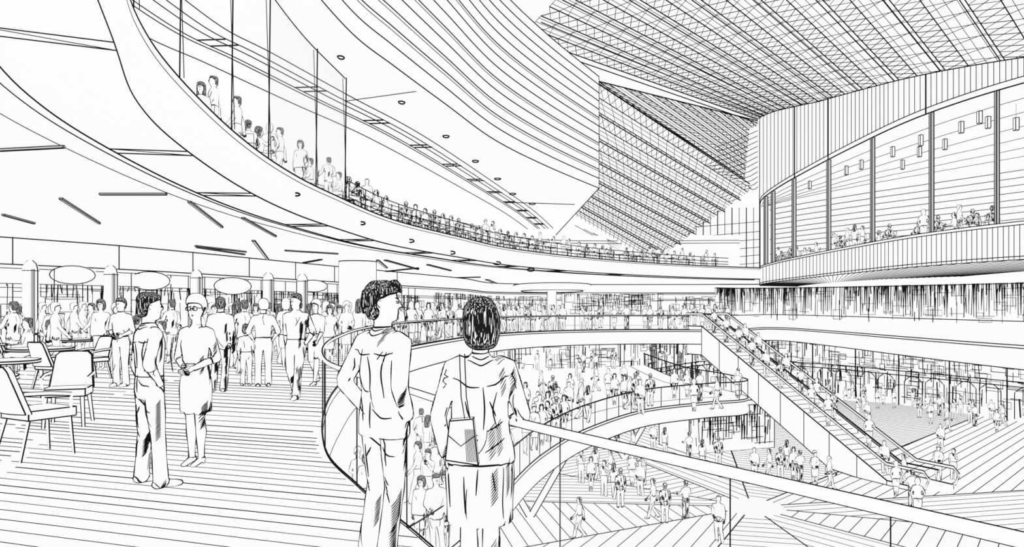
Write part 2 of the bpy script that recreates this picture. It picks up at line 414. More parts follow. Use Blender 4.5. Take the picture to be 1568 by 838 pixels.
for u in (1172,1183,1215,1268,1335,1425,1525):
    best=None
    for i in range(len(Dm)-1):
        ua=784+F*Dm[i].x/Dm[i].y; ub=784+F*Dm[i+1].x/Dm[i+1].y
        if (ua-u)*(ub-u)<=0: best=Dm[i].lerp(Dm[i+1],(u-ua)/(ub-ua) if ub!=ua else 0)
    if best is None: best=min(Dm,key=lambda p:abs(784+F*p.x/p.y-u))
    p=best; w=p.y*4.5/F
    dg.box(p.x+.05,p.y,8.45,w,w,6.1,mat='grey',px=1.5)
dg.build()
di=B('wall_drum_interior')
inn=spline([(25.0,69.5),(26.6,65),(29.5,59),(33,53),(36.5,46.5),(39,40),(41,33),(42,26)],9)
di.strip(lift(inn,5),lift(inn,11.5))
for k_,z in enumerate((6.7,7.2,7.65,8.1,8.55,9.0,9.5,10.0,10.5,11.0)): di.ink(lift(offset(inn,-.06)[k_%3:],z),1.2)
iw=[(p.x,p.y) for p in Dm]+[(p.x,p.y) for p in inn[::-1]]
di.poly([Vector((x,y,11.5)) for x,y in iw]); di.poly([Vector((x,y,5.0)) for x,y in iw],'floor')
# ceiling battens following the curve of the room
for f_ in (.12,.25,.4,.55,.7,.85):
    bt=[Vector((Dm[int(i*(len(Dm)-1)/40)].x*(1-f_)+inn[int(i*(len(inn)-1)/40)].x*f_,Dm[int(i*(len(Dm)-1)/40)].y*(1-f_)+inn[int(i*(len(inn)-1)/40)].y*f_,11.45)) for i in range(41)]
    di.ink(bt,.9)
di.build()
ds=B('ceiling_drum_soffit')
inn2=[Vector((p.x+22,p.y+9)) for p in Dm]
ds.strip(lift(Dm,3.7),lift(inn2,3.7))
for p in resample(Dm,.85):
    q=Vector((34,76)); e=p.lerp(q,.5); ds.ink([(p.x,p.y,3.69),(e.x,e.y,3.69)],.9)
ds.build()
uw=B('wall_shopfronts_right'); up=spline([(21.5,76),(26,77.5),(34,72),(42,62),(50,50)],6)
uw.strip(lift(up,0),lift(up,3.7)); scribble(uw,up,.3,3.65,2.3,1.0,.97,(.3,.9),'top'); scribble(uw,up,1.5,3.65,.8,1.7,.97,(.15,.5),'top'); scribble(uw,up,.1,3.2,.8,1.1,.7); uw.ink(lift(up,3.6),1.8); uw.build()
for u,v,Y in ((1240,262,56),(1296,228,50),(1319,198,48),(1367,205,44),(1382,247,48),(1410,175,41),(1408,212,44),(1447,212,42),(1472,173,38),(1500,142,36),(1513,180,37),(1556,190,35)):
    c=Q(u,v,Y)
    if c.z>11.1: c.z=11.1
    s=B('pendant_lamp'); s.box(c.x,c.y,c.z,.17,.17,.6,px=1.2); s.ink([(c.x,c.y,c.z+.3),(c.x,c.y,11.5)],.4); s.build()
# ------------------------------------------------------------ roof
def truss(b,a0,a1,b0,b1,n,px=1.6):
    b.ink([a0,a1],px*1.15); b.ink([b0,b1],px*1.15)
    for ph_,w in ((0,.85),(1,.65)):
        z=[]
        for k in range(n+1):
            t=k/n; z.append(a0.lerp(a1,t) if k%2==ph_ else b0.lerp(b1,t))
        b.ink(z,px*w)
ro=B('ceiling_truss_roof')
a=Q(800,55,42); bb=Q(1160,183,71); c=Q(1660,80,30); d=Q(1330,-520,19)
def rp(s,t): return (a.lerp(d,t)).lerp(bb.lerp(c,t),s)
up_=Vector((0,0,.25))
for i in range(16):
    for j in range(8):
        ro.face([rp(j/8,i/16)+up_,rp((j+1)/8,i/16)+up_,rp((j+1)/8,(i+1)/16)+up_,rp(j/8,(i+1)/16)+up_])
nb=9
for i in range(nb):
    t0=i/nb; t1=(i+.42)/nb; t2=(i+.55)/nb;t3=(i+.9)/nb
    truss(ro,rp(0,t0),rp(1,t0),rp(0,t1),rp(1,t1),40,1.5)
    ro.ink([rp(0,t0)+Vector((0,0,-.35)),rp(1,t0)+Vector((0,0,-.35))],1.7)
    for tt in (t2,(t2+t3)/2,t3): ro.ink([rp(0,tt),rp(1,tt)],.85)
    for k in range(40):
        e=.9 if k%2 else -.4
        ro.ink([rp(k/40,t1),rp(min(1,max(0,(k+e)/40)),(i+1)/nb)],.85)
ro.build()
ra=B('ceiling_truss_roof_end')
La=[Q(906,118,50),Q(880,330,79)]; Ra=[Q(1157,285,74),Q(1000,402,82)]
bk=Vector((0,1.6,0.3))
def rq(s,t): return La[0].lerp(La[1],t).lerp(Ra[0].lerp(Ra[1],t),s)
for i in range(8):
    ra.face([rq(0,i/8)+bk,rq(1,i/8)+bk,rq(1,(i+1)/8)+bk,rq(0,(i+1)/8)+bk])
nb=7
for i in range(nb):
    t0=i/nb; t1=(i+.5)/nb; truss(ra,rq(0,t0),rq(1,t0),rq(0,t1),rq(1,t1),32,1.3)
    ra.ink([rq(0,t0)+Vector((0,-.3,-.3)),rq(1,t0)+Vector((0,-.3,-.3))],1.9)
    for tt in (.65,.82): ra.ink([rq(0,(i+tt)/nb),rq(1,(i+tt)/nb)],.8)
    for k in range(20): ra.ink([rq(k/20,t1),rq((k+.7)/20,(i+1)/nb)],.75)
# triangular infill carrying the trusses up to the main roof edge
o0=Q(907,122,50.3); A_=Q(1160,185,71.2); C_=Ra[0]
for k in range(7):
    al=k*.14; n_=max(4,int(34*(1-al)))
    truss(ra,o0+(A_-o0)*al,o0+(A_-o0)*al+(C_-o0)*(1-al),o0+(A_-o0)*(al+.07),o0+(A_-o0)*(al+.07)+(C_-o0)*max(0,1-al-.07),n_,1.25)
    ra.ink([o0+(A_-o0)*(al+.105),o0+(A_-o0)*(al+.105)+(C_-o0)*max(0.01,1-al-.105)],.8)
ra.ink([o0,A_],2.0)
bk2=Vector((0,1.5,.2)); ra.face([o0+bk2,A_+bk2,C_+bk2])
ra.build()
we=B('wall_end_gable')
for i in range(12):
    t=i/11; y0=Q(1160,200,70).lerp(Q(1160,286,72.4),t); x0=Q(1040,236,66.4).lerp(Q(1145,284,72.0),t)
    m=(x0+y0)/2-Vector((0,0,.35)); we.ink([x0,x0.lerp(m,.5)-Vector((0,0,.1)),m,m.lerp(y0,.5)-Vector((0,0,.1)),y0],1.2)
we.face([Q(1162,192,70.6),Q(1162,292,73.0),Q(1032,237,67.0)])
we.build()
fw=B('window_far_glazing')
fw.face([Q(860,428,83.5),Q(1170,428,83.5),Q(1170,300,83.5),Q(860,300,83.5)])
for u in range(1000,1168,11): fw.ink([Q(u,426,82.8),Q(u,318+max(0,1060-u)*.95,82.8)],1.6 if u%2 else 1.0)
for v in (345,360,372,384,396,408): fw.ink([Q(1060,v+3,82.8),Q(1168,v-6,82.8)],1.1)
for i in range(9): fw.ink([Q(880+i*14,345+i*6,82.8),Q(1000+i*12,412,82.8)],1.0)
fw.build()
# ------------------------------------------------------------ escalator
es=B('escalator')
T=Vector((13.2,50,0)); Bm=Vector((19.3,37,ZL)); dh=Vector((Bm.x-T.x,Bm.y-T.y,0)); Ls=dh.length; dh.normalize(); ph=Vector((-dh.y,dh.x,0))
if ph.x<0: ph=-ph
prof=[(-1.6,0),(0,0)]+[(Ls*k/8,ZL*k/8) for k in range(1,9)]+[(Ls+2.0,ZL)]
def ep(s,z,w): return T+dh*s+ph*w+Vector((0,0,z))
for w in (0,2.3):
    topl=[ep(s,z+.25,w) for s,z in prof]; bot=[ep(s,max(z-1.75,ZL+.02) if s<Ls+.5 else ZL+.02,w) for s,z in prof]
    es.strip(topl,bot); es.ink(topl,2.1); es.ink(bot,1.9)
    for k in range(0,len(prof),1): es.ink([topl[k],bot[k]],1.2)
    hr=[ep(s,z+1.1,w) for s,z in prof]; hr=[ep(-1.9,.6,w)]+hr+[ep(Ls+2.3,ZL+.8,w),ep(Ls+2.1,ZL+.3,w)]
    es.tube(hr,.05,'paper',6); es.ink([p+Vector((0,0,.07)) for p in hr],2.1); es.ink([p-Vector((0,0,.07)) for p in hr],1.4)
    es.strip(topl,[ep(s,z+1.05,w) for s,z in prof],'glass')
es.strip([ep(s,max(z-1.75,ZL+.02),0) for s,z in prof],[ep(s,max(z-1.75,ZL+.02),2.3) for s,z in prof])
hr=[ep(s,z+1.1,1.15) for s,z in prof]; es.ink(hr,2.6); es.strip([ep(s,z+.25,1.15) for s,z in prof],[ep(s,z+1.05,1.15) for s,z in prof],'glass')
n=38; st=[]
for k in range(n): st+= [(Ls*k/n,ZL*k/n),(Ls*(k+1)/n,ZL*k/n)]
st+=[(Ls+1.9,ZL+.03)]
es.strip([ep(s,z,.15) for s,z in st],[ep(s,z,2.15) for s,z in st])
for s_,z_ in st[1::2]: es.ink([ep(s_,z_,.2),ep(s_,z_,2.1)],.9)
es.face([ep(Ls+2,ZL,0),ep(Ls+2,ZL,2.3),ep(Ls+2,ZL+.25,2.3),ep(Ls+2,ZL+.25,0)])
es.build()
kk=B('ground_kiosk'); kk.box(13.5,47.5,ZL+1.5,6.5,3.5,3.0,.35,px=1.7); kk.box(13.5,47.5,ZL+3.1,7.4,4.3,.3,.35,px=1.7)
k0=Vector((13.5,47.5))+Matrix.Rotation(.35,2)@Vector((-3.2,-1.8)); k1=Vector((13.5,47.5))+Matrix.Rotation(.35,2)@Vector((3.2,-1.8))
scribble(kk,[k0,k1],ZL+.3,ZL+2.9,4,1.5,.85); kk.build()
for (x,y) in ((2.0,31),(-1,24),(8,43)):
    s=B('raking_strut_column'); 
    for dx in (-1.6,1.6):
        s.tube([(x-1.2,y+.5,ZL),(x-1.2+dx,y+.5,ZM-.9)],.16,'paper',8)
        for o in (-.16,.16): s.ink([(x-1.2+o,y+.4,ZL),(x-1.2+dx+o,y+.4,ZM-.9)],1.5)
    s.build()
# ------------------------------------------------------------ furniture
placed=[]
def chair(name,x,y,rot,inkpx=3.1,s=1.0):
    placed.append((x,y,0))
    b=B(name); R=Matrix.Rotation(rot,3,'Z'); o=Vector((x,y,0)); T_=lambda v:o+R@(Vector(v)*s)
    r=.5*inkpx*y/1403
    def bx(c,hx,hy,hz):
        pts=[]
        for z in (-1,1):
            for px_,py_ in ((-1,-1),(1,-1),(1,1),(-1,1)):
                pts.append(T_((c[0]+px_*hx,c[1]+py_*hy,c[2]+z*hz)))
        b.hexa(pts,'cloth',r=r)
    bx((0,0,.44),.24,.23,.045)
    N=8
    rows=[.46,.6,.75,.88,.93]
    grid=[[None]*(N+1) for _ in rows]; grid2=[[None]*(N+1) for _ in rows]
    for i,z in enumerate(rows):
        for j in range(N+1):
            u=-1+2*j/N; wx=.25*(1-.06*i)*(1 if i<4 else .85); yy=-.23-.16*(z-.46)/.47-.05*(1-u*u)*1.0
            grid[i][j]=T_((u*wx,yy+.025,z)); grid2[i][j]=T_((u*wx,yy-.03,z))
    for g in (grid,grid2):
        for i in range(len(rows)-1): b.strip(g[i],g[i+1],'cloth')
    for i in range(len(rows)-1):
        for j in (0,N): b.face([grid[i][j],grid[i+1][j],grid2[i+1][j],grid2[i][j]],'cloth')
    b.strip(grid[-1],grid2[-1],'cloth')
    for g in (grid,grid2):
        b.ink(g[-1],r=r); b.ink([g[i][0] for i in range(len(rows))],r=r); b.ink([g[i][N] for i in range(len(rows))],r=r); b.ink(g[0],r=r*.8)
    for lx,ly,ex,ey in ((-.2,.19,-.22,.22),(.2,.19,.22,.22),(-.2,-.2,-.23,-.3),(.2,-.2,.23,-.3)):
        p0=T_((lx,ly,.42)); p1=T_((ex,ey,0)); b.tube([p0,p1],[.022,.014],'cloth',6)
        b.tube([T_((lx-.02,ly,.42)),T_((ex-.014,ey,0))],r,'ink',3); b.tube([T_((lx+.02,ly,.42)),T_((ex+.014,ey,0))],r,'ink',3)
    for sx in (-1,1):
        pa=[T_((sx*.25,-.27,.66)),T_((sx*.27,-.05,.65)),T_((sx*.26,.17,.62)),T_((sx*.23,.18,.44))]
        b.tube(pa,.018,'cloth',6); b.tube([p+Vector((0,0,.018)) for p in pa],r,'ink',3); b.tube([p-Vector((0,0,.018)) for p in pa],r,'ink',3)
    return b.build()
def table(x,y,r=.5,px=1.9,z=.74):
    placed.append((x,y,0))
    b=B('round_table'); n=28
    t=[Vector((x+r*math.cos(2*math.pi*k/n),y+r*math.sin(2*math.pi*k/n),z)) for k in range(n)]
    lo=[p-Vector((0,0,.04)) for p in t]
    b.face(t,'cloth'); b.face(lo[::-1],'cloth'); b.strip(t+[t[0]],lo+[lo[0]],'cloth'); b.ink(t,px,closed=True); b.ink(lo,px,closed=True)
    b.tube([(x,y,z-.04),(x,y,.08),(x,y,.03),(x,y,0)],[.035,.035,.2,.24],'cloth',14)
    for a_ in (-1,1): b.ink([(x+a_*.035,y,z-.04),(x+a_*.035,y,.08),(x+a_*.24,y,0)],px*.8)
    b.build()
chair('dining_chair',-5.1,7.75,math.radians(-28),s=1.06)
chair('dining_chair',-6.0,9.7,math.radians(-160),s=1.05)
chair('dining_chair',-8.9,14.0,math.radians(-20))
chair('dining_chair',-9.3,15.9,math.radians(160))
chair('dining_chair',-11.0,14.2,math.radians(-80))
chair('dining_chair',-12.6,18.2,math.radians(-60)); chair('dining_chair',-10.6,20.0,math.radians(150))
table(-6.75,8.75,.62); table(-9.8,14.95,.6); table(-11.6,19.0,.55); table(-8.2,11.6,.5)
# ------------------------------------------------------------ people
def loft(V,Fc,Tg,rings,tag,n=14):
    b=len(V)
    for (c,ax,ay,rx,ry) in rings:
        for j in range(n):
            t=2*math.pi*j/n; V.append(c+ax*(rx*math.cos(t))+ay*(ry*math.sin(t)))
    k=len(rings)
    for i in range(k-1):
        for j in range(n):
            a=b+i*n+j; d=b+i*n+(j+1)%n; Fc.append((a,d,d+n,a+n)); Tg.append(tag)
    Fc.append(tuple(b+j for j in range(n))[::-1]); Tg.append(tag); Fc.append(tuple(b+(k-1)*n+j for j in range(n))); Tg.append(tag)
X=Vector((1,0,0)); Yv=Vector((0,1,0)); Z=Vector((0,0,1))
def limb(V,Fc,Tg,pts,rs,tag,n=12,flat=1.0):
    rings=[]
    pts=[Vector(p) for p in pts]
    t0=(pts[0]-pts[1]).normalized(); t1=(pts[-1]-pts[-2]).normalized()
    P2=[pts[0]+t0*rs[0]*.6]+pts+[pts[-1]+t1*rs[-1]*.6]; R2=[rs[0]*.5]+list(rs)+[rs[-1]*.5]
    for i,p in enumerate(P2):
        a=P2[max(i-1,0)]; b=P2[min(i+1,len(P2)-1)]; t=(b-a).normalized()
        ref=Yv if abs(t.y)<.9 else Z
        x=t.cross(ref).normalized(); y=x.cross(t)
        rings.append((p,x,y,R2[i],R2[i]*flat))
    loft(V,Fc,Tg,rings,tag,n)
def hand_geo(wr,dr_,side,scale=1.0,curl=.5,n=6):
    """palm, four unequal bent fingers and a thumb"""
    V=[];Fc=[];Tg=[]
    d=dr_.normalized(); ref=Vector((side,0,0)); palmn=(ref-d*ref.dot(d))
    if palmn.length<.2: palmn=Z-d*Z.dot(d)
    palmn.normalize(); w=d.cross(palmn).normalized()
    if w.dot(Yv)<0: w=-w
    inn=-palmn
    s=scale
    loft(V,Fc,Tg,[(wr-d*.02*s,w,palmn,.024*s,.018*s),(wr+d*.02*s,w,palmn,.032*s,.017*s),(wr+d*.055*s,w,palmn,.040*s,.015*s),(wr+d*.09*s,w,palmn,.038*s,.012*s)],2,10)
    for k,(o,L) in enumerate(((.029,.072),(.010,.080),(-.010,.075),(-.028,.060))):
        p0=wr+d*.08*s+w*o*s; p1=p0+(d*.9+inn*curl*.35)*L*.42*s; p2=p1+(d*.75+inn*curl)*L*.33*s; p3=p2+(d*.45+inn*curl*1.3)*L*.28*s
        limb(V,Fc,Tg,[p0,p1,p2,p3],[.0092*s,.0088*s,.008*s,.0065*s],2,n)
    p0=wr+d*.025*s+w*.028*s; p1=p0+(d*.6+w*.7+inn*.2)*.035*s; p2=p1+(d*.85+w*.3+inn*.3)*.03*s; p3=p2+(d*.9+inn*.4)*.022*s
    limb(V,Fc,Tg,[p0,p1,p2,p3],[.013*s,.0115*s,.0095*s,.0075*s],2,n)
    return V,Fc,Tg
def chain(segs,pts):
    adj={}
    for a,b in segs:
        if a==b: continue
        adj.setdefault(a,[]).append(b); adj.setdefault(b,[]).append(a)
    used=set(); out=[]
    keys=sorted(adj,key=lambda k:len(adj[k])!=1)
    for k in keys:
        for nb_ in adj[k]:
            if (k,nb_) in used: continue
            line=[k]; cur=k; nx=nb_
            while nx is not None:
                used.add((cur,nx)); used.add((nx,cur)); line.append(nx)
                prev,cur=cur,nx; nx=None
                for q in adj[cur]:
                    if (cur,q) not in used: nx=q; break
            out.append([pts[i] for i in line])
    return out
def smooth_line(l,it=3):
    l=[p.copy() for p in l]
    for _ in range(it):
        m=[p.copy() for p in l]
        for i in range(1,len(l)-1): m[i]=(l[i-1]+l[i]*2+l[i+1])/4
        l=m
    return l
def length(l): return sum((l[i+1]-l[i]).length for i in range(len(l)-1))
def densify(pl,n=8):
    pl=[Vector(p) for p in pl]; return spline(pl,n) if len(pl)>2 else [pl[0].lerp(pl[1],k/n) for k in range(n+1)]
def figure(name,H=1.75,yaw=0,loc=(0,0,0),female=False,outfit='jacket',hair='short',sleeves='long',armL='rest',armR='rest',
           legs='stand',seated=False,turn=0,nod=0,voxel=.012,r=.003,mats={},folds=30,glasses=False,view=None,child=False,handn=6,
           hem=.52,lean=0,extra=None,shade=0,template=False,marks=[],bulk=1.0):
    V=[];Fc=[];Tg=[]; dz=-.43 if seated else 0
    off=Vector((0,0,dz))
    sh=.150 if female else .172
    if outfit=='jacket': rows=[(.80,.168,.118,0),(.9,.166,.12,0),(.98,.155,.113,0),(1.08,.145,.105,0)] if not female else [(.86,.172,.130,0),(.93,.165,.124,0),(1.0,.150,.112,0),(1.08,.138,.104,0)]
    else: rows=[(1.0,.148,.108,0),(1.06,.142,.104,0)] if not female else [(.99,.13,.098,0),(1.06,.122,.09,0)]
    rows+=[(1.2,.160,.115,0.0),(1.3,.172,.12,-.003),(1.38,.168,.105,-.008),(1.43,.12,.078,-.01),(1.475,.06,.055,-.008)] if not female else [(1.18,.138,.105,.008),(1.26,.145,.115,.014),(1.34,.144,.098,.0),(1.395,.12,.076,-.008),(1.435,.065,.056,-.008),(1.46,.046,.046,-.008)]
    rows=[(z,a*(bulk if z<1.4 else 1),b*(bulk if z<1.4 else 1),c) for z,a,b,c in rows]
    Rl=Matrix.Rotation(math.radians(-lean),3,'X'); pv=Vector((0,0,.95))
    def tr(p): p=Vector(p); return pv+Rl@(p-pv)+off
    rings=[(tr((0,c,z)),X,Rl@Yv,a,b) for z,a,b,c in rows]; loft(V,Fc,Tg,rings,0,18)
    if not seated:
        rings=[(Vector((0,0,z)),X,Yv,a,b) for z,a,b in ((.80,.12,.1),(.87,.15,.115),(.95,.153,.113),(1.03,.136,.1),(1.06,.12,.09))]
        loft(V,Fc,Tg,rings,1,16)
    else:
        rings=[(Vector((0,0,z)),X,Yv,a,b) for z,a,b in ((.44,.15,.12),(.5,.172,.135),(.58,.155,.12),(.64,.13,.1))]
        loft(V,Fc,Tg,rings,1,16)
    LG={'stand':[((-.095,.01,.48),(-.10,-.02,.08)),((.095,.01,.48),(.10,-.01,.08))],
        'contra':[((-.10,.03,.48),(-.15,.0,.08)),((.08,.015,.48),(.055,-.03,.08))],
        'wide':[((-.13,.01,.48),(-.18,-.0,.08)),((.11,.03,.48),(.17,.03,.08))],
        'walk':[((-.09,.13,.50),(-.085,.20,.10)),((.09,.02,.48),(.09,-.24,.13))],
        'together':[((-.062,.02,.48),(-.055,-.01,.08)),((.062,.0,.48),(.06,-.02,.08))],
        'seat':[((-.11,.40,.50),(-.11,.38,.08)),((.11,.40,.50),(.12,.30,.08))]}
    skirted = female and mats.get('_skirt',False)
    lp=LG['seat' if seated else legs]
    for sx,(kn,an) in zip((-1,1),lp):
        hip=Vector((sx*.086,0,.90)) if not seated else Vector((sx*.095,.02,.52))
        kn=Vector(kn); an=Vector(an)
        if skirted:
            limb(V,Fc,Tg,[hip,(hip+kn)/2,kn+Vector((0,0,.06))],[.08,.07,.056],1)
            calf=kn.lerp(an,.35)+Vector((0,-.012,0))
            limb(V,Fc,Tg,[kn+Vector((0,0,.08)),kn,calf,kn.lerp(an,.7),an],[.05,.045,.05,.034,.028],2)
            limb(V,Fc,Tg,[an+Vector((0,-.03,-.02)),an+Vector((0,.05,-.035)),an+Vector((0,.12,-.055)),an+Vector((0,.155,-.058))],[.032,.031,.028,.018],3,10,.8)
            limb(V,Fc,Tg,[an+Vector((0,-.035,-.02)),an+Vector((0,-.04,-.07))],[.018,.013],3,8)
        else:
            kk_=1.0 if not female else .92
            limb(V,Fc,Tg,[hip,hip.lerp(kn,.5),kn,kn.lerp(an,.5),an+Vector((0,0,.0)),an+Vector((0,.005,-.03))],[.088*kk_,.078*kk_,.060*kk_,.058,.062,.064],1)
            limb(V,Fc,Tg,[an+Vector((0,-.045,-.035)),an+Vector((0,.05,-.035)),an+Vector((0,.13,-.048)),an+Vector((0,.18,-.052))],[.042,.042,.038,.024],3,10,.85)
    if skirted and not seated:
        rings=[(Vector((0,0,z)),X,Yv,a*bulk,b*bulk) for z,a,b in ((hem,.158,.13),(hem+.14,.162,.132),(.80,.168,.13),(.9,.160,.12),(1.0,.13,.1),(1.04,.12,.092))]
        loft(V,Fc,Tg,rings,1,18)
    AR={'rest':((.05,-.02,-.285),(-.0,.06,-.245),1),'pocket':((.085,-.10,-.255),(-.075,.14,-.20),0),'bend':((.06,-.04,-.28),(-.06,.22,-.08),1),
        'clasp':((.08,-.02,-.27),(-.18,.16,-.10),1),'rail':((.12,.06,-.26),(-.05,.23,-.02),1),'swingf':((.04,.1,-.27),(-.02,.16,-.19),1),'swingb':((.05,-.12,-.26),(.0,-.03,-.25),1),
        'hip':((.12,-.07,-.26),(-.10,.12,-.16),1),'table':((.06,.08,-.26),(-.08,.24,-.01),1),'up':((.08,.18,-.16),(-.06,.12,.18),1),
        'akimbo':((.085,-.05,-.27),(-.06,.2,-.08),1),'bag':((.085,-.06,-.27),(-.045,.04,-.21),1)}
    hands=[]
    for sx,am in ((-1,armL),(1,armR)):
        e,w_,sh_=AR[am]; S0=tr((sx*sh,-.01,1.385)); El=S0+Vector((sx*e[0],e[1],e[2])); Wr=El+Vector((sx*w_[0],w_[1],w_[2]))
        q=(.84 if female else 1.0)*(1+(bulk-1)*.8)
        sr=[.056*q,.056*q,.05*q,.046*q]
        limb(V,Fc,Tg,[S0-Vector((sx*.05,0,-.012)),S0,S0.lerp(El,.5),El],sr,0)
        if sleeves=='long': limb(V,Fc,Tg,[El,El.lerp(Wr,.5),Wr],[.046*q,.042*q,.036*q],0)
        else:
            limb(V,Fc,Tg,[El.lerp(Wr,-.02),El.lerp(Wr,.22)],[.05*q,.047*q],0)
            limb(V,Fc,Tg,[El,El.lerp(Wr,.35),El.lerp(Wr,.7),Wr],[.04*q,.039*q,.03*q,.024*q],2)
        if sh_: hands.append((Wr,(Wr-El),sx))
    nk=.052 if not female else .042
    hp=tr((0,0,1.5))
    limb(V,Fc,Tg,[tr((0,-.015,1.42)),tr((0,-.005,1.56))],[nk*1.05,nk],2)
    Rh=Matrix.Rotation(math.radians(turn),3,'Z')@Matrix.Rotation(math.radians(-nod),3,'X')
    hs=1.0 if not child else 1.22
    def ht(p): return hp+Rh@((Vector(p)-Vector((0,0,1.5)))*hs)
    def hl(rows,tag):
        loft(V,Fc,Tg,[(ht((0,c,z)),Rh@X,Rh@Yv,a*hs,b*hs) for z,a,b,c in rows],tag,18)
    hl([(1.512,.022,.025,.052),(1.525,.038,.045,.04),(1.55,.052,.068,.02),(1.59,.065,.088,.004),(1.64,.073,.095,-.002),(1.69,.072,.092,-.006),(1.72,.06,.078,-.008),(1.742,.035,.05,-.01)],2)
    limb(V,Fc,Tg,[ht((0,.085,1.645)),ht((0,.104,1.62)),ht((0,.111,1.603)),ht((0,.088,1.596))],[.010,.012,.014,.012],2,8)
    limb(V,Fc,Tg,[ht((0,.07,1.565)),ht((0,.088,1.562)),],[.018,.013],2,8,.6)
    limb(V,Fc,Tg,[ht((0,.06,1.528)),ht((0,.078,1.530)),],[.018,.014],2,8,.8)
    for sx in (-1,1): limb(V,Fc,Tg,[ht((sx*.074,-.008,1.645)),ht((sx*.08,-.014,1.62)),ht((sx*.074,-.004,1.598))],[.013,.016,.010],2,8,1.0)
    if hair=='short': hl([(1.545,.045,.03,-.062),(1.575,.062,.045,-.055),(1.62,.077,.058,-.044),(1.655,.08,.066,-.038),(1.675,.081,.088,-.020),(1.70,.081,.1,-.008),(1.735,.068,.086,-.006),(1.757,.038,.05,-.008)],4)
    elif hair=='full':
        hl([(1.535,.05,.035,-.062),(1.565,.07,.048,-.055),(1.61,.083,.06,-.046),(1.65,.087,.068,-.042),(1.672,.087,.09,-.026),(1.695,.086,.108,-.010),(1.735,.073,.09,-.006),(1.768,.038,.048,-.010)],4)
        if voxel<.012:
            for (x_,y0,z0,x1,y1,z1) in ((-.03,.07,1.745,-.05,.115,1.69),(0,.08,1.75,-.01,.122,1.685),(.035,.07,1.745,.04,.118,1.695),(-.06,-.02,1.75,-.094,.03,1.675),(.06,-.02,1.75,.094,.03,1.67),(-.05,-.09,1.70,-.07,-.115,1.60),(.05,-.09,1.70,.07,-.112,1.60),(0,-.1,1.68,0,-.122,1.575)):
                limb(V,Fc,Tg,[ht((x_,y0,z0)),ht(((x_+x1)/2,(y0+y1)/2+.004*(1 if y1>0 else -1),(z0+z1)/2+.008)),ht((x1,y1,z1))],[.024,.02,.007],4,8)
    elif hair=='bob': hl([(1.49,.062,.045,-.045),(1.515,.088,.066,-.036),(1.56,.102,.08,-.032),(1.62,.104,.088,-.03),(1.665,.1,.1,-.02),(1.71,.09,.105,-.010),(1.745,.069,.082,-.008),(1.77,.036,.042,-.008)],4)
    elif hair=='curly': hl([(1.57,.075,.05,-.05),(1.61,.094,.075,-.04),(1.66,.1,.082,-.034),(1.70,.1,.108,-.012),(1.75,.08,.095,-.008),(1.785,.042,.05,-.008)],4)
    elif hair=='long': hl([(1.36,.07,.03,-.07),(1.42,.095,.045,-.06),(1.5,.1,.062,-.045),(1.58,.1,.078,-.036),(1.64,.098,.085,-.03),(1.67,.095,.104,-.016),(1.71,.09,.103,-.01),(1.745,.07,.08,-.008),(1.77,.036,.042,-.008)],4)
    me=bpy.data.meshes.new('tmp'); me.from_pydata([tuple(v) for v in V],[],Fc)
    ob=bpy.data.objects.new('tmp',me); scn.collection.objects.link(ob)
    md=ob.modifiers.new('r','REMESH'); md.mode='VOXEL'; md.voxel_size=voxel
    ms=ob.modifiers.new('s','SMOOTH'); ms.factor=.5; ms.iterations=4 if voxel<.015 else 2
    dg_=bpy.context.evaluated_depsgraph_get(); ev=ob.evaluated_get(dg_); m2=ev.to_mesh()
    nv=len(m2.vertices); co=np.empty(nv*3); m2.vertices.foreach_get('co',co); co=co.reshape(-1,3)
    polys=[tuple(p.vertices) for p in m2.polygons]
    ev.to_mesh_clear(); bpy.data.objects.remove(ob); bpy.data.meshes.remove(me)
    raw=BVHTree.FromPolygons([tuple(v) for v in V],Fc)
    tags=[]
    for p in polys:
        c=Vector(co[list(p)].mean(axis=0)); hit=raw.find_nearest(c); tags.append(Tg[hit[2]] if hit[2] is not None else 0)
    VV=[Vector(c) for c in co]; FF=list(polys)
    for (Wr,dv,sx) in hands:
        hV,hF,hT=hand_geo(Wr,dv,sx,1.0 if not female else .9,n=handn); b0=len(VV); VV+=hV; FF+=[tuple(i+b0 for i in f) for f in hF]; tags+=hT
    s=H/1.75; Ry=Matrix.Rotation(math.radians(yaw),3,'Z')
    VV=[Ry@(v*s) for v in VV]
    arr=np.array([tuple(v) for v in VV]); 
    nrm=np.zeros_like(arr); tris=[];
    for f in FF:
        for k in range(1,len(f)-1): tris.append((f[0],f[k],f[k+1]))
    tr_=np.array(tris); fn=np.cross(arr[tr_[:,1]]-arr[tr_[:,0]],arr[tr_[:,2]]-arr[tr_[:,0]])
    for k in range(3): np.add.at(nrm,tr_[:,k],fn)
    nrm/= (np.linalg.norm(nrm,axis=1)[:,None]+1e-12)
    d=Vector(view) if view else Vector((0,1,0))
    d.normalize(); f_=nrm@np.array(d)
    sg=f_>0; sel=np.where((sg[tr_[:,0]]!=sg[tr_[:,1]])|(sg[tr_[:,1]]!=sg[tr_[:,2]]))[0]
    pts={}; segs=[]
    for ti in sel:
        t=tris[ti]; ks=[]
        for a_,b_ in ((t[0],t[1]),(t[1],t[2]),(t[2],t[0])):
            if sg[a_]!=sg[b_]:
                k=(min(a_,b_),max(a_,b_))
                if k not in pts:
                    fa,fb=f_[k[0]],f_[k[1]]; u=fa/(fa-fb); pts[k]=VV[k[0]].lerp(VV[k[1]],u)
                ks.append(k)
        if len(ks)==2: segs.append((ks[0],ks[1]))
    lines=[smooth_line(l,2) for l in chain(segs,pts) if length(l)>max(.05,voxel*4)]
    ed={}
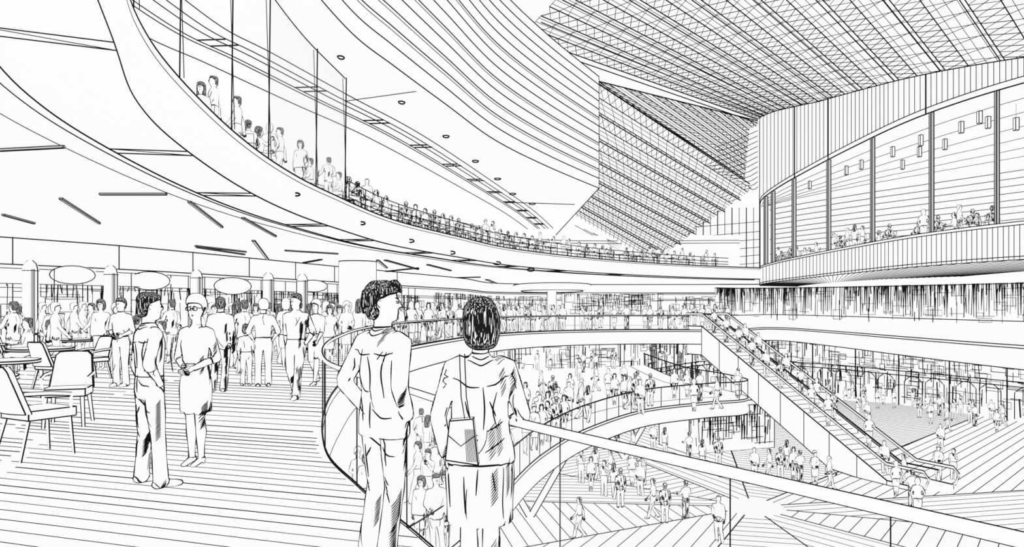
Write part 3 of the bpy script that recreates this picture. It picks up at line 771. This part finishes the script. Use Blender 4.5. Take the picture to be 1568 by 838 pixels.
    for fi,f in enumerate(FF):
        for k in range(len(f)):
            a_,b_=f[k],f[(k+1)%len(f)]; ed.setdefault((min(a_,b_),max(a_,b_)),[]).append(fi)
    bs=[k for k,v in ed.items() if len(v)==2 and tags[v[0]]!=tags[v[1]]]
    lines+=[smooth_line(l,8) for l in chain(bs,VV) if length(l)>max(.06,voxel*5)]
    bvh=BVHTree.FromPolygons([tuple(v) for v in VV],FF)
    def stroke(pl):
        q=[]
        for p in pl:
            h=bvh.find_nearest(p)
            if h[0] is not None: q.append(h[0]+h[1]*r*.2)
        if len(q)>1: return q
    soft=[]
    rnd=random.Random(int(H*1000)+len(polys))
    cl=[i for i,t in enumerate(tags) if t in (0,1) ]
    for _ in range(folds):
        fi=rnd.choice(cl); f=FF[fi]; p=VV[f[0]].copy(); n_=Vector(nrm[f[0]])
        dirn=Vector((rnd.uniform(-.5,.5),rnd.uniform(-.5,.5),-1.0)).normalized(); L=rnd.uniform(.07,.24)*s
        q=[p]; bend=Vector((rnd.uniform(-.14,.14),rnd.uniform(-.14,.14),0))
        for k in range(6):
            dd=(dirn-n_*dirn.dot(n_)).normalized(); p=p+dd*L/6; h=bvh.find_nearest(p)
            if h[0] is None: break
            p=h[0]; n_=h[1]; q.append(p.copy())
            dirn=(dirn+bend).normalized()
        soft.append(q)
    if shade:  # ink hatch on one side: drawn shade, also darker cloth on some figures
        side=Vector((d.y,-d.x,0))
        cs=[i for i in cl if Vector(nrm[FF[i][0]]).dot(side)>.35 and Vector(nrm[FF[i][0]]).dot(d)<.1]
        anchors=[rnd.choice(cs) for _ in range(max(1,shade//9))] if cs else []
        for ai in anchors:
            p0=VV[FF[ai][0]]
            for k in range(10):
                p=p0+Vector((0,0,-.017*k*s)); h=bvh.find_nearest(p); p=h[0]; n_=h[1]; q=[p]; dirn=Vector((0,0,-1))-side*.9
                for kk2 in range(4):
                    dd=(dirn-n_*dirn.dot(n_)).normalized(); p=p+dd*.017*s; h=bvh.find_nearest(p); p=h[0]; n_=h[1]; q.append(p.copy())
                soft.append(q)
    mk=[]
    for ml_ in marks:
        q=stroke([Ry@(p*s) for p in densify(ml_,8)])
        if q: mk.append(q)
    def fp(x,y,z): return Ry@(ht((x,y,z))*s)
    facel=[]
    for sx in (-1,1):
        facel.append([fp(sx*(.018+.007*k),.11,1.632+.004*(1-abs(k-1.5)/1.5)) for k in range(4)])
        facel.append([fp(sx*(.018+.007*k),.11,1.624) for k in range(4)])
        facel.append([fp(sx*.028,.11,1.630),fp(sx*.030,.11,1.626)])
        facel.append([fp(sx*(.014+.009*k),.11,1.655+.004*(1-abs(k-1.5)/1.5)) for k in range(4)])
        facel.append([fp(sx*.085,.004,1.64),fp(sx*.085,-.02,1.645),fp(sx*.085,-.022,1.62),fp(sx*.085,-.008,1.60)])
    facel.append([fp(-.022+.011*k,.12,1.560-.002*abs(k-2)) for k in range(5)])
    facel.append([fp(-.010+.010*k,.12,1.546) for k in range(3)])
    facel.append([fp(.006,.12,1.64),fp(.012,.125,1.605),fp(0,.125,1.597)])
    facel=[stroke(l) for l in facel]; facel=[l for l in facel if l]
    inkV=[];inkF=[]
    for l in lines:
        n__=len(l); tube_into(inkV,inkF,l,[r*(.95+.28*math.sin(i*.13+n__)) for i in range(n__)],4)
    for l in mk: tube_into(inkV,inkF,l,[r*(.35+.6*math.sin(math.pi*(i+.5)/len(l))) for i in range(len(l))],3)
    for l in soft:
        if len(l)>1: tube_into(inkV,inkF,l,[r*.35]+[r*.62]*(len(l)-2)+[r*.2],3)
    if voxel<.03:
        for l in facel: tube_into(inkV,inkF,l,[min(r*.6,.006)]*len(l),3)
    if glasses:
        for sx in (-1,1):
            l=[fp(sx*.034+.026*math.cos(t*.6),.112,1.628+.020*math.sin(t*.6)) for t in range(12)]; tube_into(inkV,inkF,l,[r*.65]*len(l),3)
            tube_into(inkV,inkF,[fp(sx*.058,.11,1.635),fp(sx*.08,-.0,1.635)],[r*.55]*2,3)
        tube_into(inkV,inkF,[fp(-.009,.114,1.632),fp(.009,.114,1.632)],[r*.65]*2,3)
    if extra: extra(inkV,inkF,lambda p:Ry@(Vector(p)*s),r)
    me=bpy.data.meshes.new(name); nb0=len(VV)
    me.from_pydata([tuple(v) for v in VV]+[tuple(v) for v in inkV],[],FF+[tuple(i+nb0 for i in f) for f in inkF])
    mm=[mats.get('top','cloth'),mats.get('bottom','cloth'),'skin',mats.get('shoes','cloth'),mats.get('hair','hair'),'ink']
    for k in mm: me.materials.append(M[k])
    me.polygons.foreach_set('material_index',tags+[5]*len(inkF)); me.polygons.foreach_set('use_smooth',[True]*(len(FF)+len(inkF)))
    me.update()
    if template: return me
    placed.append((loc[0],loc[1],0))
    o=bpy.data.objects.new(name,me); o.location=loc; scn.collection.objects.link(o); return o
def at(u,Y): return ((u-784)*Y/F,Y,0)
def place(name,u,Y,**k):
    l=at(u,Y); k.setdefault('view',(l[0],l[1],0)); return figure(name,loc=l,**k)
mk_man=[[(-.06,-.06,1.475),(0,-.075,1.455),(.06,-.06,1.475)],[(-.075,-.05,1.45),(0,-.085,1.42),(.08,-.05,1.45)],
 [(-.17,-.1,1.34),(-.08,-.13,1.31),(.02,-.13,1.315)],[(.05,-.13,1.32),(.12,-.12,1.31),(.17,-.1,1.33)],[(.0,-.13,1.3),(.015,-.13,1.2),(.0,-.13,1.08)],[(.01,-.13,1.02),(.02,-.13,.86)],
 [(.13,-.1,1.33),(.1,-.12,1.2),(.12,-.12,1.05)],[(-.14,-.12,1.15),(-.07,-.13,1.09),(-.01,-.13,1.08)],[(.03,-.13,.98),(.1,-.12,.93),(.16,-.08,.93)],
 [(.16,.02,1.40),(.22,-.02,1.30),(.2,-.05,1.2)],[(.0,-.13,.78),(.01,-.08,.70)],[(.17,-.02,.97),(.15,.06,.86)],[(.10,-.1,.8),(.09,-.1,.62)],[(-.1,-.1,.74),(-.11,-.08,.52)],
 [(.06,-.1,.74),(.1,-.08,.70),(.12,-.02,.69)],[(-.04,-.1,.72),(-.09,-.1,.66)],[(-.12,-.1,.98),(-.04,-.13,.94)],[(-.13,-.12,1.04),(-.08,-.13,.99),(-.05,-.13,.9)],[(.05,-.08,.55),(.1,-.08,.50)],[(.04,-.08,.52),(.09,-.08,.45),(.11,-.06,.4)],[(-.15,-.08,.5),(-.09,-.08,.44)],
 [(-.2,-.06,1.28),(-.18,-.1,1.2)],[(-.22,-.1,1.16),(-.19,-.12,1.13)],[(.22,-.1,1.16),(.19,-.12,1.13)],[(.23,-.06,1.2),(.19,-.1,1.16)]]
mk_woman=[[(-.06,-.05,1.455),(0,-.075,1.43),(.06,-.05,1.455)],[(-.075,-.05,1.43),(0,-.09,1.395),(.075,-.05,1.43)],[(-.15,-.08,1.33),(-.08,-.12,1.285),(-.01,-.12,1.28)],[(.03,-.12,1.285),(.1,-.12,1.30),(.15,-.08,1.34)],
 [(.01,-.12,1.28),(.02,-.13,1.16),(.012,-.14,1.05)],[(-.15,-.1,1.05),(-.07,-.12,1.02),(-.02,-.12,1.02)],[(.03,-.12,1.04),(.14,-.1,1.09)],
 [(-.13,-.12,.96),(-.04,-.14,.93)],[(.02,-.14,.93),(.14,-.1,1.0)],[(.1,-.12,1.25),(.07,-.12,1.15),(.1,-.12,1.05)],[(-.1,-.12,1.2),(-.06,-.12,1.1)],
 [(.13,-.12,.84),(.12,-.12,.66),(.13,-.12,.56)],[(-.02,-.15,.84),(-.03,-.15,.7)],[(-.1,-.14,.8),(-.09,-.14,.6)],[(.06,-.14,.82),(.08,-.15,.72)],[(-.17,-.05,.85),(-.165,-.06,.62)],
 [(.2,-.08,1.12),(.17,-.1,1.16)],[(.21,-.06,1.08),(.17,-.08,1.09)],[(-.2,-.09,1.12),(-.17,-.1,1.17)],[(-.21,-.08,1.07),(-.17,-.1,1.08)],[(.05,-.12,1.2),(.09,-.12,1.12)],[(-.02,-.13,1.0),(-.05,-.14,.96)],[(.16,-.02,1.36),(.19,-.04,1.26)],[(-.16,-.02,1.36),(-.19,-.04,1.26)]]
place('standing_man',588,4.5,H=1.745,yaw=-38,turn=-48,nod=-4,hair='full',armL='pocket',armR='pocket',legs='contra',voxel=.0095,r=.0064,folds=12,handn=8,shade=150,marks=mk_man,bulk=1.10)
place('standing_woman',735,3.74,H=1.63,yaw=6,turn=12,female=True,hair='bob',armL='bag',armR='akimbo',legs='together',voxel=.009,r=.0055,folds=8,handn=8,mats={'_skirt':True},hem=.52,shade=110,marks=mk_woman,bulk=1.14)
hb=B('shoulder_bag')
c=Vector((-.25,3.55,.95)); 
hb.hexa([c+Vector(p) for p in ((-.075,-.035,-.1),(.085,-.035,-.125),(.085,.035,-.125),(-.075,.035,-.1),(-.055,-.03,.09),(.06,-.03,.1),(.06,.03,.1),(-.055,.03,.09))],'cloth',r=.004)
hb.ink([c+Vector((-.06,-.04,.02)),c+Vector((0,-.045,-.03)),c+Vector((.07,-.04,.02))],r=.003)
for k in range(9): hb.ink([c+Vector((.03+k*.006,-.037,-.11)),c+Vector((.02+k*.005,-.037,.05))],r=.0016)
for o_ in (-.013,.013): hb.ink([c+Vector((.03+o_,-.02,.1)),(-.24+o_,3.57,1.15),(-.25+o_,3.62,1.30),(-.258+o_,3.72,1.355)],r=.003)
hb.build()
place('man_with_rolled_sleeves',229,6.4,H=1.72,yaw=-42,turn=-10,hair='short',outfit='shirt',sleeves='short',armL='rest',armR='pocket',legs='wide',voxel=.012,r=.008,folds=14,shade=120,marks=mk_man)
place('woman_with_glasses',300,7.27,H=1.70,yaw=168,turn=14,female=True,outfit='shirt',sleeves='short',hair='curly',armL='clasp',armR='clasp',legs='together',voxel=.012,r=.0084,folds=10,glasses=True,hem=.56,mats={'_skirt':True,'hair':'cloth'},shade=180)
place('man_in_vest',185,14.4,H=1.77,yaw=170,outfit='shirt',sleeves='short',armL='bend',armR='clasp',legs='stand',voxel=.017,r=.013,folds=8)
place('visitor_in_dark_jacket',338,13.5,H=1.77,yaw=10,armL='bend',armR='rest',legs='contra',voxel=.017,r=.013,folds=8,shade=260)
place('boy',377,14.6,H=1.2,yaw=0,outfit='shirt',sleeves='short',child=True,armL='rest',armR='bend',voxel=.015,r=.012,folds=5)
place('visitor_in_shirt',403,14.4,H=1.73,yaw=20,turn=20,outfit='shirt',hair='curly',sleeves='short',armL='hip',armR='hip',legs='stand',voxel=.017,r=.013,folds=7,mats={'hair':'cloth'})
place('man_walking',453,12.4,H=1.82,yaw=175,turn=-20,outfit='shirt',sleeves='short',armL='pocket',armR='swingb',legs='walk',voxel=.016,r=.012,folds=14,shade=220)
place('woman_walking',484,14.6,H=1.74,yaw=165,female=True,hair='long',outfit='shirt',sleeves='short',armL='swingf',armR='rest',legs='walk',voxel=.016,r=.013,folds=6,mats={'_skirt':True,'hair':'cloth'},hem=.5)
def chair_extra(inkV,inkF,T_,r):
    def l(*p): tube_into(inkV,inkF,[T_(q) for q in p],[r*.8]*len(p),3)
    l((-.22,-.2,.42),(-.24,-.28,.9),(.24,-.28,.9),(.22,-.2,.42)); l((-.22,-.25,.66),(.22,-.25,.66)); l((-.22,-.2,.42),(-.23,-.26,0)); l((.22,-.2,.42),(.23,-.26,0)); l((-.22,.2,.42),(-.22,.22,0)); l((.22,.2,.42),(.22,.22,0)); l((-.22,-.2,.43),(-.22,.2,.43),(.22,.2,.43),(.22,-.2,.43))
spec=[dict(yaw=180,hair='short',armL='rest',armR='bend',legs='contra'),dict(yaw=10,hair='short',armL='pocket',armR='rest',mats={'top':'H'}),
 dict(yaw=170,female=True,hair='bob',armL='bag',armR='rest',mats={'_skirt':True,'bottom':'H'},legs='together'),dict(yaw=-20,female=True,hair='long',armL='swingf',armR='swingb',legs='walk'),
 dict(yaw=90,hair='short',armL='swingf',armR='swingb',legs='walk',outfit='shirt'),dict(yaw=-90,hair='full',armL='swingb',armR='swingf',legs='walk',mats={'hair':'cloth'}),
 dict(yaw=0,female=True,hair='bob',armL='bag',armR='hip',mats={'_skirt':True,'hair':'cloth'},legs='together'),dict(yaw=150,hair='full',armL='up',armR='pocket',outfit='shirt'),
 dict(yaw=35,hair='short',armL='rail',armR='rail',mats={'bottom':'H'}),dict(yaw=200,female=True,hair='curly',armL='clasp',armR='clasp',mats={'_skirt':True,'hair':'cloth'},legs='stand')]
seat=[dict(yaw=90,armL='table',armR='table'),dict(yaw=-90,female=True,hair='bob',armL='table',armR='up'),dict(yaw=30,armL='table',armR='rest',mats={'top':'H'}),dict(yaw=160,female=True,hair='long',armL='table',armR='table'),dict(yaw=-20,hair='full',armL='table',armR='table',mats={'top':'H'})]
TP={}
for cls,(vx,r,fo,hn) in {'near':(.022,.0125,6,5),'far':(.034,.0215,4,4)}.items():
    for kind,sp in (('stand',spec),('seat',seat)):
        L=[]
        for i,q in enumerate(sp):
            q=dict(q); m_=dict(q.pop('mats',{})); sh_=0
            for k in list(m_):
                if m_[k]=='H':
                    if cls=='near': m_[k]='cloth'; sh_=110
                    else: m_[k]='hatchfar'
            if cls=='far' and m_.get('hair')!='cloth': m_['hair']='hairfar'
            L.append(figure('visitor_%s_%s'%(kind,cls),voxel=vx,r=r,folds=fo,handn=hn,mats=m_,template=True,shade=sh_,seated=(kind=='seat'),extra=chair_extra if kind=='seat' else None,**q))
        TP[cls,kind]=L
def person(parent,x,y,z,kind='stand',tmpl=None,sc=None,mind=.5):
    for (a,b,c) in placed:
        if abs(c-z)<1 and (a-x)**2+(b-y)**2<mind*mind: return False
    placed.append((x,y,z))
    cls='near' if y<27 else 'far'; L=TP[cls,kind]; me=random.choice(L) if tmpl is None else L[tmpl]
    o=bpy.data.objects.new('visitor' if kind=='stand' else 'diner',me); scn.collection.objects.link(o); o.parent=parent
    o.location=(x,y,z); o.rotation_euler=(0,0,-math.atan2(x,y)+random.uniform(-.2,.2)); s=sc or random.uniform(.93,1.04); o.scale=(s,s,s); return True
crowd=empty
c0=crowd('crowd_cafe')
for _ in range(70):
    u=random.uniform(-10,520); Y=random.uniform(17,24.5); x=(u-784)*Y/F
    if x<-20 or x>-5.2: continue
    person(c0,x,Y,0,'seat' if (u<260 and random.random()<.5) else 'stand',mind=.85)
person(c0,-11.2,16.6,0,'seat',0)
for u,Y in ((20,17.5),(62,19.5),(85,21),(140,22),(520,22),(505,19),(535,25)): person(c0,(u-784)*Y/F,Y,0,'stand')
c1=crowd('crowd_far_gallery')
gal=[q for q in R0a if q[1]>21]
for dd in (.5,1.2,2.4,4.0):
    for p in resample(offset(gal,dd),.85):
        if random.random()<(.8 if dd<1 else .3) and 20<p.y<70 and p.x<14 and (p.x+6.6)**2+(p.y-31)**2>1.6: person(c1,p.x+random.uniform(-.15,.15),p.y+random.uniform(-.1,.2),0,mind=.55)
for _ in range(12): person(c1,random.uniform(14.5,20),random.uniform(58,66),0)
for x,y in ((13.9,52.5),(14.6,53.5),(15.3,54.2),(13.2,53.8),(12.6,52.4)): person(c1,x,y,0)
c2=crowd('crowd_middle_gallery')
for dd,pr in ((.5,.6),(1.2,.25),(2.2,.15)):
    for p in resample(offset([q for q in Ln if 22<q[1]<46],dd),1.0):
        if random.random()<pr: person(c2,p.x,p.y,ZM,mind=.6)
for _ in range(46):
    y=random.uniform(36,68); u=random.uniform(800,1130); x=(u-784)*y/F
    if x<11: person(c2,x,y,ZM,mind=1.1)
for _ in range(16):
    y=random.uniform(29,36); u=random.uniform(800,880); x=(u-784)*y/F
    if x<2.2: person(c2,x,y,ZM,mind=.8)
for u,v in ((645,690),(655,703),(640,760),(655,770),(668,755),(645,830),(668,838),(682,825),(548,770),(560,782)):
    q=P(u,v+12,ZM); person(c2,q.x,q.y,ZM,mind=.35)
c3=crowd('crowd_ground')
for u,v in ((890,740),(905,752),(912,735),(925,760),(940,765),(950,778),(935,740),(968,745),(980,760),(985,742),(1000,795),(1018,802),(887,825),(1050,795),(1100,830),(1405,795),(1397,780),(1437,735),(1460,735),(1440,690),(1425,650),(1408,640),(1418,625),(1450,660),(945,690),(970,685),(1000,690),(1018,700),(1055,705),(1100,715),(1155,735),(1178,738),(1195,735),(1205,720),(1215,735),(1225,740),(1248,745),(1270,750),(1384,745),(1372,760),(1520,625),(1490,620)):
    q=P(u,v,ZL); person(c3,q.x,q.y,ZL,mind=.4)
for _ in range(130):
    u=random.uniform(1180,1580); v=random.uniform(592,662)
    if v>620+ (u-1180)*.1 and random.random()<.7: continue
    q=P(u,v,ZL)
    if q.x<40 and q.x>21.5: person(c3,q.x,q.y,ZL,mind=.9)
for _ in range(6):
    u=random.uniform(880,1250); v=random.uniform(680,730); q=P(u,v,ZL); person(c3,q.x,q.y,ZL,mind=1)
c4=crowd('escalator_riders')
for k in range(1,24):
    s_=Ls*k/24; 
    if random.random()<.7: 
        q=ep(s_,ZL*math.floor(s_/Ls*38)/38,.6 if k%2 else 1.7); person(c4,q.x,q.y,q.z,tmpl=random.choice([0,1,6,8]),mind=.3)
c5=crowd('diners_upper_ring')
for dd,pr in ((.6,.85),(1.8,.4)):
    for p in resample(offset([q for q in E1 if q[1]>25],dd),1.1):
        if random.random()<pr and p.x<20: person(c5,p.x,p.y,T1,'seat' if random.random()<.75 else 'stand',mind=.7)
for p in resample(offset([q for q in E1 if 15.5<q[1]<25 and q[0]<-4],.8),.85): 
    if random.random()<.85: person(c5,p.x,p.y,T1,'stand' if random.random()<.5 else 'seat',mind=.5)
tb=B('restaurant_tables')
for p in resample(offset([q for q in E1 if q[1]>24 and q[0]<20],1.25),2.4):
    tb.face([(p.x+.4*math.cos(t*.8),p.y+.4*math.sin(t*.8),T1+.74) for t in range(8)],'cloth'); tb.ink([(p.x+.4*math.cos(t*.8),p.y+.4*math.sin(t*.8),T1+.74) for t in range(8)],1.4,closed=True); tb.ink([(p.x,p.y,T1+.01),(p.x,p.y,T1+.74)],1.8)
tb.build()
c6=crowd('diners_drum')
for dd,pr in ((-.7,.75),(-1.6,.35)):
    for p in resample(offset(Dm,-dd),1.1):
        if p.x<20 or p.y>66: continue
        if random.random()<pr: person(c6,p.x+.0,p.y,5.0,'seat' if random.random()<.7 else 'stand',mind=.7)
# ------------------------------------------------------------ camera, light
w_=bpy.data.worlds.new('bright_daylight'); scn.world=w_; w_.use_nodes=True
w_.node_tree.nodes['Background'].inputs[0].default_value=(1,1,1,1); w_.node_tree.nodes['Background'].inputs[1].default_value=.97
cam=bpy.data.cameras.new('camera'); co_=bpy.data.objects.new('camera',cam); scn.collection.objects.link(co_)
co_.location=(0,0,EYE); co_.rotation_euler=(math.pi/2,0,0); cam.sensor_width=36; cam.lens=36*F/1568; cam.shift_y=51/1568; cam.clip_end=400; cam.clip_start=.05
scn.camera=co_
